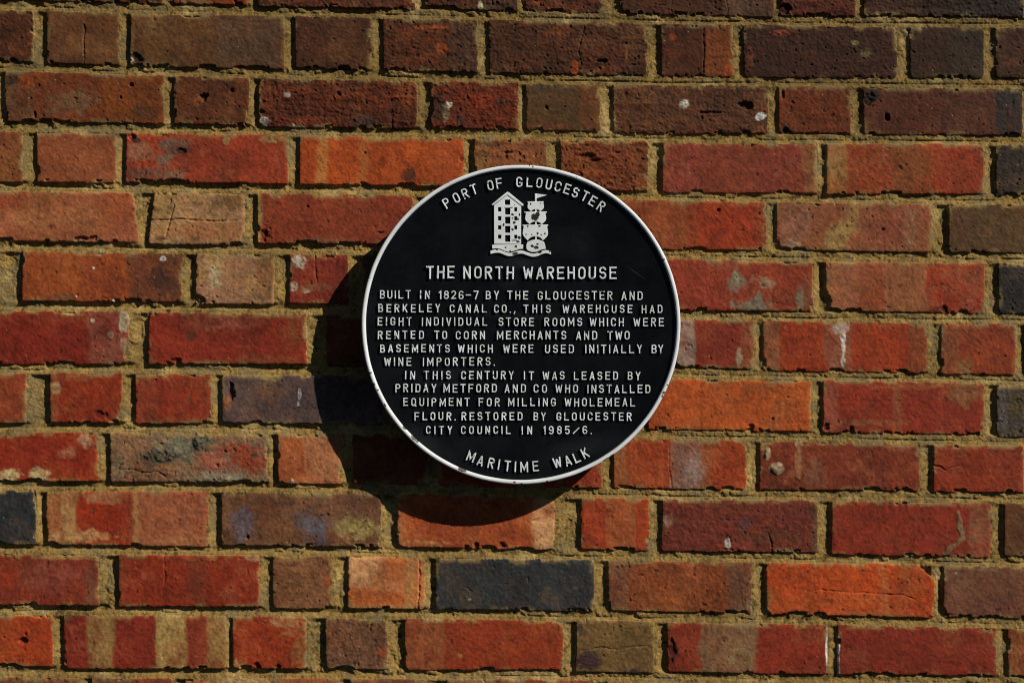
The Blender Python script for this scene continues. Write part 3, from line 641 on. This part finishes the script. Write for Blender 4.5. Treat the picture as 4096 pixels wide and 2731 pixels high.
def paint_white(name, chips, thr, bright, low=.78, chipcol=(0.02, 0.018, 0.015, 1)):
    m = bpy.data.materials.new(name); m.use_nodes = True
    nt = m.node_tree; n = nt.nodes; l = nt.links; bs = n["Principled BSDF"]
    tc = n.new("ShaderNodeTexCoord")
    def mth(op, a, bb=None):
        q = n.new("ShaderNodeMath"); q.operation = op
        for s_, v in zip(q.inputs, (a, bb)):
            if v is None: continue
            if isinstance(v, (int, float)): s_.default_value = v
            else: l.new(v, s_)
        return q.outputs[0]
    wob = n.new("ShaderNodeTexNoise"); wob.inputs['Scale'].default_value = 420; wob.inputs['Detail'].default_value = 4; wob.inputs['Roughness'].default_value = .7
    l.new(tc.outputs['Object'], wob.inputs['Vector'])
    fl = n.new("ShaderNodeTexNoise"); fl.inputs['Scale'].default_value = 300; fl.inputs['Detail'].default_value = 6; fl.inputs['Roughness'].default_value = .62
    l.new(tc.outputs['Object'], fl.inputs['Vector'])
    big = n.new("ShaderNodeTexNoise"); big.inputs['Scale'].default_value = 38 if chips else 75; big.inputs['Detail'].default_value = 3
    l.new(tc.outputs['Object'], big.inputs['Vector'])
    # small random flakes, denser in some places
    f = mth('ADD', fl.outputs['Fac'], mth('MULTIPLY', mth('SUBTRACT', big.outputs['Fac'], 0.5), 0.30))
    mr = n.new("ShaderNodeMapRange"); mr.inputs['From Min'].default_value = thr; mr.inputs['From Max'].default_value = thr+0.03
    l.new(f, mr.inputs['Value'])
    mask = mr.outputs[0]
    for (cx, cy, rx, ry, ang) in chips:
        lx, lz = px(cx, cy)
        mp = n.new("ShaderNodeMapping"); mp.vector_type = 'TEXTURE'
        mp.inputs['Location'].default_value = (lx, 0, lz)
        mp.inputs['Rotation'].default_value = (0, math.radians(ang), 0)
        mp.inputs['Scale'].default_value = (rx*K*.85, 1000.0, ry*K*.85)
        l.new(tc.outputs['Object'], mp.inputs['Vector'])
        le = n.new("ShaderNodeVectorMath"); le.operation = 'LENGTH'; l.new(mp.outputs[0], le.inputs[0])
        d = mth('ADD', le.outputs['Value'], mth('MULTIPLY', mth('SUBTRACT', wob.outputs['Fac'], 0.5), 1.9))
        r2 = n.new("ShaderNodeMapRange"); r2.inputs['From Min'].default_value = 1.1; r2.inputs['From Max'].default_value = 0.92
        l.new(d, r2.inputs['Value'])
        mask = mth('MAXIMUM', mask, r2.outputs[0])
    c1 = n.new("ShaderNodeValToRGB")
    c1.color_ramp.elements[0].position = 0.3; c1.color_ramp.elements[0].color = (bright*low, bright*low*1.01, bright*low*.97, 1)
    c1.color_ramp.elements[1].position = 0.7; c1.color_ramp.elements[1].color = (bright*.96, bright, bright, 1)
    l.new(big.outputs['Fac'], c1.inputs[0])
    mx = n.new("ShaderNodeMix"); mx.data_type = 'RGBA'
    l.new(mask, mx.inputs[0]); l.new(c1.outputs[0], mx.inputs[6]); mx.inputs[7].default_value = chipcol
    l.new(mx.outputs[2], bs.inputs['Base Color'])
    bp = n.new("ShaderNodeBump"); bp.inputs['Strength'].default_value = 0.35; bp.inputs['Distance'].default_value = 0.0005; bp.invert = True
    l.new(mth('ADD', mask, mth('MULTIPLY', wob.outputs['Fac'], 0.35)), bp.inputs['Height']); l.new(bp.outputs[0], bs.inputs['Normal'])
    bs.inputs['Roughness'].default_value = 0.5
    bs.inputs['Specular IOR Level'].default_value = 0.3
    return m

M_BLACK = paint_black()
M_RIM = paint_white("worn_white_rim_paint", CHIPS_RIM, 0.72, 0.82, .80, (0.10, 0.085, 0.065, 1))
M_EMB = paint_white("flaked_white_emblem_paint", CHIPS_EMB, 0.69, 0.80)
M_LET = paint_white("rubbed_white_letter_paint", [], 0.612, 0.84, .62)
M_STUD = bpy.data.materials.new("dark_iron"); M_STUD.use_nodes = True
M_STUD.node_tree.nodes["Principled BSDF"].inputs['Base Color'].default_value = (0.03, 0.028, 0.026, 1)
M_STUD.node_tree.nodes["Principled BSDF"].inputs['Roughness'].default_value = 0.7

def lathe(name, prof, mat, seg=360, wob=0.0):
    """prof: (radius, y) pairs from centre outwards; open profile"""
    vs, fs = [], []
    n = len(prof)
    for i in range(seg):
        a = 2*math.pi*i/seg
        w = 1 + wob*(math.sin(a*3+1)+.6*math.sin(a*7+2)+.5*math.sin(a*19)+.4*math.sin(a*41+1))
        for (r, y) in prof:
            vs.append((r*w*math.cos(a), y, r*w*math.sin(a)))
    for i in range(seg):
        j = (i+1) % seg
        for k in range(n-1):
            fs.append((i*n+k, i*n+k+1, j*n+k+1, j*n+k))
    return mesh_obj(name, vs, fs, mat, plaque, True)

R = RP*K
TH = 0.013
lathe("backing_disc", [(0.0004, Y_FACE), (R*.5, Y_FACE), (R-0.0066, Y_FACE), (R-0.0054, Y_FACE-0.0003), (R-0.0045, Y_FACE-0.0004),
                       (R-0.0040, Y_RIM+TH-0.001), (R*.5, Y_RIM+TH), (0.0004, Y_RIM+TH)], M_BLACK, 240)
rp = []
# rounded white rim: inner foot, crown, outer wall, back edge
for (r_, h_) in ((.0056, .0), (.0054, .0018), (.0051, .0032), (.0046, .0040), (.0038, .00435), (.0028, .0045), (.0018, .0044), (.0010, .0041), (.0004, .0034), (.0001, .0022)):
    rp.append((R-r_, Y_FACE-h_))
rp = [(R-0.0058, Y_FACE+0.0006)] + rp + [(R, Y_FACE+0.0012), (R, Y_RIM+TH-0.001), (R-0.001, Y_RIM+TH+0.0003), (R-0.0044, Y_RIM+TH+0.0003)]
lathe("rim", rp, M_RIM, 480, 0.0005)
for a in (45, 135, 225, 315):
    vs, fs = [], []
    cx, cz = R*.72*math.cos(math.radians(a)), R*.72*math.sin(math.radians(a))
    for y in (Y_RIM+TH-0.0005, 0.010):
        for q in range(16):
            vs.append((cx+0.008*math.cos(q*math.pi/8), y, cz+0.008*math.sin(q*math.pi/8)))
    for q in range(16):
        fs.append((q, (q+1) % 16, 16+(q+1) % 16, 16+q))
    fs.append(tuple(range(16))); fs.append(tuple(range(31, 15, -1)))
    mesh_obj("mounting_stud", vs, fs, M_STUD, plaque)

# ------------------------------------------------------------------ raised lettering: a monoline capital alphabet drawn as strokes
def arc(cx, cy, rx, ry, a0, a1, n=8):
    return [(cx+rx*math.cos(math.radians(a0+(a1-a0)*i/n)), cy+ry*math.sin(math.radians(a0+(a1-a0)*i/n))) for i in range(n+1)]

def glyph(ch, sw):
    """strokes in a box of height 1; returns (width, [(closed, pts)])"""
    h = sw/2
    W = {'I': sw, 'M': .76, 'W': .80, '1': .34, '.': sw, ',': .22, '-': .62, '/': .78}.get(ch, .60)
    l_, r_, b_, t_, m_ = h, W-h, h, 1-h, .5
    c = W/2; rw = (r_-l_)/2; ry = min(rw, .27)
    st = []
    if ch == 'I': st = [(0, [(c, 0), (c, 1)])]
    elif ch == '1': st = [(0, [(r_, 0), (r_, t_-.02), (l_-.02, t_-.19)])]
    elif ch == 'L': st = [(0, [(l_, 1), (l_, b_), (W, b_)])]
    elif ch == 'T': st = [(0, [(0, t_), (W, t_)]), (0, [(c, t_), (c, 0)])]
    elif ch == 'H': st = [(0, [(l_, 0), (l_, 1)]), (0, [(r_, 0), (r_, 1)]), (0, [(l_, m_), (r_, m_)])]
    elif ch == 'E': st = [(0, [(W, t_), (l_, t_), (l_, b_), (W, b_)]), (0, [(l_, .52), (W*.9, .52)])]
    elif ch == 'F': st = [(0, [(W, t_), (l_, t_), (l_, 0)]), (0, [(l_, .50), (W*.9, .50)])]
    elif ch == 'N': st = [(0, [(l_, 0), (l_, 1)]), (0, [(r_, 0), (r_, 1)]), (0, [(l_, .97), (r_, .03)])]
    elif ch == 'M': st = [(0, [(l_, 0), (l_, 1)]), (0, [(r_, 0), (r_, 1)]), (0, [(l_, .95), (c, .25), (r_, .95)])]
    elif ch == 'W': st = [(0, [(l_*.8, 1), (W*.27, .04)]), (0, [(W*.27, .04), (c, .85)]), (0, [(c, .85), (W*.73, .04)]), (0, [(W*.73, .04), (W-l_*.8, 1)])]
    elif ch == 'A': st = [(0, [(l_*.8, 0), (c, .97)]), (0, [(c, .97), (W-l_*.8, 0)]), (0, [(W*.22, .28), (W*.78, .28)])]
    elif ch == 'V': st = [(0, [(l_*.8, 1), (c, .03)]), (0, [(c, .03), (W-l_*.8, 1)])]
    elif ch == 'Y': st = [(0, [(l_*.8, 1), (c, .44)]), (0, [(W-l_*.8, 1), (c, .44)]), (0, [(c, .48), (c, 0)])]
    elif ch == 'K': st = [(0, [(l_, 0), (l_, 1)]), (0, [(W-l_*.8, 1), (l_, .36)]), (0, [(W*.40, .54), (W-l_*.8, 0)])]
    elif ch in 'OQ':
        st = [(1, arc(c, t_-ry, rw, ry, 0, 180) + arc(c, b_+ry, rw, ry, 180, 360))]
        if ch == 'Q': st.append((0, [(c+.02, .22), (W+.02, -.02)]))
    elif ch == 'C': st = [(0, [(r_, .66)] + arc(c, t_-ry, rw, ry, 0, 180) + arc(c, b_+ry, rw, ry, 180, 360) + [(r_, .34)])]
    elif ch == 'G': st = [(0, [(r_, .68)] + arc(c, t_-ry, rw, ry, 0, 180) + arc(c, b_+ry, rw, ry, 180, 360) + [(r_, .44), (c, .44)])]
    elif ch == 'U': st = [(0, [(l_, 1)] + arc(c, b_+ry, rw, ry, 180, 360) + [(r_, 1)])]
    elif ch == 'D': st = [(1, [(l_, b_), (r_-.22, b_)] + arc(r_-.22, b_+.24, .22, .24, 270, 360, 5) + arc(r_-.22, t_-.24, .22, .24, 0, 90, 5) + [(l_, t_)])]
    elif ch == 'P': st = [(0, [(l_, 0), (l_, t_)]), (0, [(l_, t_), (r_-.20, t_)] + arc(r_-.20, t_-.215, .20, .215, 90, -90, 9) + [(l_, t_-.43)])]
    elif ch == 'R': st = [(0, [(l_, 0), (l_, t_)]), (0, [(l_, t_), (r_-.20, t_)] + arc(r_-.20, t_-.20, .20, .20, 90, -90, 9) + [(l_, t_-.40)]), (0, [(W*.45, t_-.40), (W-l_*.8, 0)])]
    elif ch == 'B': st = [(1, [(l_, b_), (r_-.20, b_)] + arc(r_-.20, b_+.22, .20, .22, -90, 90, 8) + [(l_, b_+.44)]),
                          (1, [(l_, b_+.44), (r_-.23, b_+.44)] + arc(r_-.23, (t_+b_+.44)/2, .20, (t_-b_-.44)/2, -90, 90, 8) + [(l_, t_)])]
    elif ch == 'S': st = [(0, arc(c, t_-.21, rw, .21, 5, 180, 9) + arc(c, t_-.21, rw, .23, 180, 255, 4) + arc(c, b_+.22, rw, .24, 75, 0, 4) + arc(c, b_+.22, rw, .22, 0, -175, 9))]
    elif ch == '2': st = [(0, arc(c, t_-.23, rw, .23, 170, -35, 10) + [(l_, b_), (W, b_)])]
    elif ch == '5': st = [(0, [(W*.95, t_), (l_+.03, t_), (l_, .53)] + arc(c, b_+.25, rw, .27, 120, -160, 12))]
    elif ch == '6': st = [(1, arc(c, b_+.23, rw, .23, 0, 360, 16)[:-1]), (0, [(l_, b_+.22), (l_, t_-.27)] + arc(c, t_-.24, rw, .24, 180, 20, 8))]
    elif ch == '9': st = [(1, arc(c, t_-.23, rw, .23, 0, 360, 16)[:-1]), (0, [(r_, t_-.22), (r_, b_+.27)] + arc(c, b_+.24, rw, .24, 0, -160, 8))]
    elif ch == '8': st = [(1, arc(c, b_+.235, rw, .235, 0, 360, 16)[:-1]), (1, arc(c, t_-.215, rw*.88, .215, 0, 360, 16)[:-1])]
    elif ch == '7': st = [(0, [(0, t_), (r_, t_), (W*.35, 0)])]
    elif ch == '-': st = [(0, [(0, .46), (W, .46)])]
    elif ch == '/': st = [(0, [(.02, .06), (W-.02, .80)])]
    elif ch == '.': st = [(0, [(c, 0), (c, sw*1.05)])]
    elif ch == ',': st = [(0, [(W*.8, sw*1.2), (W*.2, -.14)])]
    return W, st

class Letters:
    def __init__(s): s.v = []; s.f = []; s.m = []
    def stroke(s, closed, pts, hw, depth, base):
        """pts in plaque metres; a ridge with sloping flanks and a softened crown"""
        p = [np.array(q, float) for q in pts]
        q = [p[0]]
        for a in p[1:]:
            if np.linalg.norm(a-q[-1]) > 1e-6: q.append(a)
        p = q; n = len(p)
        if closed and np.linalg.norm(p[0]-p[-1]) < 1e-6: p = p[:-1]; n -= 1
        nor = []
        for i in range(n):
            if closed: a, c_ = p[i-1], p[(i+1) % n]
            else: a, c_ = p[max(i-1, 0)], p[min(i+1, n-1)]
            d1 = p[i]-a; d2 = c_-p[i]
            l1, l2 = np.linalg.norm(d1), np.linalg.norm(d2)
            if l1 < 1e-9: d1, l1 = d2, l2
            if l2 < 1e-9: d2, l2 = d1, l1
            n1 = np.array((-d1[1], d1[0]))/l1; n2 = np.array((-d2[1], d2[0]))/l2
            m = n1+n2; lm = np.linalg.norm(m)
            m = n1 if lm < 1e-6 else m/lm
            nor.append(m/max(np.dot(m, n1), 0.45))
        lev = [(1.20, 0.0), (1.02, .72), (0.92, .90), (.60, 1.0), (-.60, 1.0), (-.92, .90), (-1.02, .72), (-1.20, 0.0)]
        o = len(s.v); L = len(lev)
        for i in range(n):
            for (w, z) in lev:
                c_ = p[i]+nor[i]*hw*w
                s.v.append((c_[0], base-depth*z, c_[1]))
        m = n if closed else n-1
        for i in range(m):
            j = (i+1) % n
            for k in range(L-1):
                s.f.append((o+i*L+k, o+i*L+k+1, o+j*L+k+1, o+j*L+k))
                s.m.append(1 if k in (0, L-2) else 0)      # black flanks, only the crown is painted white
        if not closed:
            s.m += [1, 1]
            s.f.append(tuple(o+k for k in range(L)))
            s.f.append(tuple(o+(n-1)*L+k for k in range(L-1, -1, -1)))
    def build(s, name, label=None):
        ob = mesh_obj(name, s.v, s.f, M_LET, plaque)
        ob.data.materials.append(M_BLACK)
        ob.data.polygons.foreach_set('material_index', s.m)
        if label: ob['label'] = label
        return ob

lr = random.Random(5)
def put_glyph(L, ch, ox, oy, ux, uy, hgt, swpx, depth):
    """ox,oy: photo pixel of the lower-left of the letter box; ux: along, uy: up (pixel vectors)"""
    sw = swpx/hgt
    W, st = glyph(ch, sw)
    dz = lr.uniform(-.0002, .0002)
    for k, (cl, pts) in enumerate(st):
        P_ = []
        for (a, b_) in pts:
            X = ox + (a*ux[0] + b_*uy[0])*hgt
            Y = oy + (a*ux[1] + b_*uy[1])*hgt
            P_.append(px(X, Y))
        L.stroke(cl, P_, swpx/2*K*lr.uniform(.92, 1.08), depth+dz+0.00004*k, Y_FACE+0.0002)

def text_line(words, ytl, ybl, ytr, ybr, swpx, depth, name="text_line"):
    L = Letters()
    xa, xb = words[0][1], words[-1][2]
    for (wd, x0, x1) in words:
        f = ((x0+x1)/2-xa)/max(xb-xa, 1)
        yb = ybl + (ybr-ybl)*f; hgt = yb - (ytl+(ytr-ytl)*f)
        sw = swpx/hgt
        ws = [glyph(ch, sw)[0]*hgt for ch in wd]
        gap = (x1-x0-sum(ws))/max(len(wd)-1, 1)
        x = x0
        for ch, w in zip(wd, ws):
            rot = math.radians(lr.uniform(-1.2, 1.2)+0.3)
            put_glyph(L, ch, x, yb+lr.uniform(-.8, .8), (math.cos(rot), math.sin(rot)), (math.sin(rot), -math.cos(rot)), hgt, swpx, depth)
            x += w+gap
    return L.build(name)

D_BODY, D_TTL = 0.0030, 0.0034
text_line([("THE", 1704, 1819), ("NORTH", 1852, 2055), ("WAREHOUSE", 2092, 2467)], 1063, 1114, 1068, 1118, 7.6, D_TTL, "title_lettering")
SB = 5.1
text_line([("BUILT", 1518.6, 1642.6), ("IN", 1678.5, 1719), ("1826-7", 1753, 1914), ("BY", 1942, 1995.6), ("THE", 2028.5, 2112.5), ("GLOUCESTER", 2150, 2450), ("AND", 2485.7, 2570.7)], 1160.5, 1194.5, 1165.5, 1200.5, SB, D_BODY)
text_line([("BERKELEY", 1511.5, 1760), ("CANAL", 1798, 1946.5), ("CO.,", 1975.4, 2061.5), ("THIS", 2094, 2203), ("WAREHOUSE", 2249.4, 2530), ("HAD", 2566.5, 2650.7)], 1215.5, 1249, 1220, 1253, SB, D_BODY)
text_line([("EIGHT", 1509, 1646), ("INDIVIDUAL", 1686, 1948.5), ("STORE", 1993, 2136), ("ROOMS", 2177, 2329), ("WHICH", 2358, 2495.5), ("WERE", 2534, 2656)], 1268.5, 1302, 1271.6, 1306, SB, D_BODY)
text_line([("RENTED", 1509.6, 1695), ("TO", 1736.6, 1788), ("CORN", 1822, 1939.5), ("MERCHANTS", 1986.6, 2265), ("AND", 2303.6, 2389), ("TWO", 2430, 2518.8)], 1322.7, 1356, 1324, 1359, SB, D_BODY)
text_line([("BASEMENTS", 1519.4, 1799), ("WHICH", 1831, 1971), ("WERE", 2011.6, 2134), ("USED", 2179, 2295.7), ("INITIALLY", 2340.6, 2569), ("BY", 2606, 2653.5)], 1377, 1409.7, 1378, 1413.5, SB, D_BODY)
text_line([("WINE", 1535, 1645), ("IMPORTERS.", 1690, 1979)], 1429, 1463, 1429, 1463, SB, D_BODY)
text_line([("IN", 1618.7, 1659.4), ("THIS", 1695, 1803.4), ("CENTURY", 1843, 2054.5), ("IT", 2095, 2135), ("WAS", 2170, 2258.7), ("LEASED", 2295, 2472), ("BY", 2510.4, 2562)], 1483, 1516.8, 1486.5, 1520, SB, D_BODY)
text_line([("PRIDAY", 1580, 1744.5), ("METFORD", 1772.5, 1987), ("AND", 2017.5, 2103.5), ("CO", 2133.5, 2187.7), ("WHO", 2221, 2311.7), ("INSTALLED", 2349, 2601.6)], 1534.5, 1568.7, 1539, 1573, SB, D_BODY)
text_line([("EQUIPMENT", 1612, 1877.7), ("FOR", 1913.7, 1998.4), ("MILLING", 2031.5, 2223.6), ("WHOLEMEAL", 2258, 2541)], 1591, 1624, 1592, 1626, SB, D_BODY)
text_line([("FLOUR.", 1656.6, 1822), ("RESTORED", 1845, 2089.5), ("BY", 2133, 2183), ("GLOUCESTER", 2224.7, 2527)], 1648, 1681, 1649, 1682.4, SB, D_BODY)
text_line([("CITY", 1703, 1808), ("COUNCIL", 1843, 2042.5), ("IN", 2085.8, 2128), ("1985/6.", 2171, 2367)], 1703.5, 1735.7, 1703.5, 1737, SB, D_BODY)

def arch(letters, flip, hgt, swpx, depth):
    L = Letters()
    for (ch, x, y) in letters:
        dx, dy = x-CXP, y-CYP
        a = math.atan2(dx, -dy) if not flip else math.atan2(-dx, dy)
        ux = (math.cos(a), math.sin(a)); uy = (math.sin(a), -math.cos(a))
        W = glyph(ch, swpx/hgt)[0]
        ox = x - ux[0]*W/2*hgt - uy[0]*.5*hgt
        oy = y - ux[1]*W/2*hgt - uy[1]*.5*hgt
        put_glyph(L, ch, ox, oy, ux, uy, hgt, swpx, depth)
    return L.build("arched_lettering")
arch([("P", 1785.5, 812), ("O", 1824.6, 791), ("R", 1860, 774), ("T", 1895, 757), ("O", 1960.6, 741), ("F", 1996, 733), ("G", 2076.5, 728), ("L", 2118, 728), ("O", 2157, 731),
      ("U", 2195, 738), ("C", 2232, 746), ("E", 2268.5, 756), ("S", 2302, 770), ("T", 2340, 784), ("E", 2371, 804), ("R", 2405, 825)], False, 42, 6.3, D_BODY)
arch([("M", 1884, 1825), ("A", 1922, 1842), ("R", 1964, 1852), ("I", 1995, 1857.5), ("T", 2030, 1863), ("I", 2061, 1866), ("M", 2096, 1867), ("E", 2142, 1864.5),
      ("W", 2229, 1850), ("A", 2271, 1842), ("L", 2306.5, 1830), ("K", 2340, 1812)], True, 42, 6.2, D_BODY)

# ------------------------------------------------------------------ emblem: warehouse, ship and water in low relief
def relief(name, loops, depth, parent, bev=0.0004):
    """filled outline(s) (photo pixels; inner loops become openings) raised from the black field"""
    cu = bpy.data.curves.new(name, 'CURVE'); cu.dimensions = '2D'; cu.fill_mode = 'BOTH'
    for lp in loops:
        sp = cu.splines.new('POLY'); sp.points.add(len(lp)-1)
        for q, (x, y) in zip(sp.points, lp):
            a, c_ = px(x, y); q.co = (a, c_, 0, 1)
        sp.use_cyclic_u = True
    cu.extrude = depth/2 - bev; cu.bevel_depth = bev; cu.bevel_resolution = 2; cu.offset = -bev
    tmp = bpy.data.objects.new(name, cu); C.objects.link(tmp)
    dg = bpy.context.evaluated_depsgraph_get()
    me = bpy.data.meshes.new_from_object(tmp.evaluated_get(dg))
    bpy.data.objects.remove(tmp); bpy.data.curves.remove(cu)
    n = len(me.vertices); co = np.empty(n*3, np.float32); me.vertices.foreach_get("co", co); co = co.reshape(-1, 3)
    out = np.stack([co[:, 0], (Y_FACE+0.0002) - depth/2 - co[:, 2], co[:, 1]], 1)
    me.vertices.foreach_set("co", out.ravel().astype(np.float32)); me.update()
    me.name = name
    me.materials.clear(); me.materials.append(M_EMB)
    o = bpy.data.objects.new(name, me); C.objects.link(o); o.parent = parent
    return o

def z5(pts): return [(1900+x/4.355, 700+y/4.355) for (x, y) in pts]
def rect(x0, y0, x1, y1): return [(x0, y0), (x1, y0), (x1, y1), (x0, y1)]
wins = [rect(520, 428, 610, 518)]
for (y0, y1) in ((568, 686), (727, 848), (887, 1005), (1047, 1162)): wins.append(rect(524, y0, 612, y1))
for (y0, y1) in ((560, 634), (717, 790), (877, 946), (1039, 1108)):
    wins.append(rect(400, y0, 456, y1)); wins.append(rect(683, y0+2, 732, y1))
DE = 0.0024
wh = relief("warehouse_emblem", [z5([(330, 520), (565, 350), (803, 530), (803, 1200), (330, 1200)])] + [z5(w) for w in wins], DE, plaque)
relief("roof", [z5([(565, 292), (590, 300), (842, 508), (842, 530), (820, 540), (565, 342), (312, 528), (290, 520), (292, 506), (540, 305)])], DE+0.0007, wh)
relief("plinth", [z5([(297, 1212), (838, 1212), (838, 1283), (770, 1290), (690, 1318), (600, 1345), (520, 1325), (440, 1288), (370, 1278), (297, 1284)])], DE+0.0003, wh)

def wavy():
    top, bot = [], []
    key = [(265, 1322), (330, 1298), (430, 1298), (530, 1344), (600, 1362), (680, 1342), (760, 1312), (830, 1312), (910, 1345), (1000, 1372), (1080, 1360), (1180, 1312), (1250, 1302), (1322, 1330)]
    xs = [k[0] for k in key]; ys = [k[1] for k in key]
    for i in range(61):
        x = 265 + (1322-265)*i/60
        y = np.interp(x, xs, ys)
        y = sum(np.interp(x+d, xs, ys) for d in (-30, -15, 0, 15, 30))/5
        top.append((x, y)); bot.append((x+4, y+58))
    return top + bot[::-1]
relief("water_emblem", [z5(wavy())], DE, plaque)

def sail(yl, yr, ya, yb, xl, xr, bulge, ybot, inset, xm, archtop):
    """yard bar plus a bellied sail with an arched foot"""
    pts = [(yl, ya), (yr, ya), (yr, yb), (xr, yb)]
    H_ = ybot-yb
    for i in range(1, 9):
        t = i/8.0
        pts.append((xr + bulge*math.sin(math.pi*min(t*0.95, 1)) - inset*max(0, t-.55)**1.5*3.3, yb+H_*t))
    xr_end = pts[-1][0]; xl_end = xl - (xr_end-xr)
    for i in range(1, 10):
        t = i/10.0
        x = xr_end + (xl_end-xr_end)*t
        pts.append((x, ybot - (ybot-archtop+6)*math.sin(math.pi*t)**.6))
    for i in range(8, 0, -1):
        t = i/8.0
        pts.append((xl - bulge*math.sin(math.pi*min(t*0.95, 1)) + inset*max(0, t-.55)**1.5*3.3, yb+H_*t))
    pts += [(xl, yb), (yl, yb)]
    return pts
hull = [(1060, 1118), (1130, 1130), (1200, 1162), (1216, 1200), (1236, 1282), (1160, 1300), (1080, 1336), (1000, 1344), (940, 1325), (902, 1300), (890, 1250), (896, 1205), (912, 1165), (980, 1135)]
ship = relief("ship_emblem", [z5(hull)], DE+0.0003, plaque)
relief("sail", [z5(sail(912, 1196, 457, 478, 925, 1188, 12, 633, 55, 1056, 600))], DE, ship)
relief("sail", [z5(sail(858, 1248, 635, 658, 888, 1224, 16, 860, 70, 1056, 815))], DE+0.00008, ship)
relief("sail", [z5(sail(828, 1274, 863, 888, 848, 1254, 18, 1142, 76, 1056, 1072))], DE+0.00004, ship)
relief("mast", [z5([(1044, 318), (1072, 322), (1072, 470), (1076, 1122), (1046, 1122), (1044, 470)])], DE-0.0003, ship)
relief("flag", [z5([(1066, 320), (1250, 345), (1066, 410)])], DE-0.0004, ship)
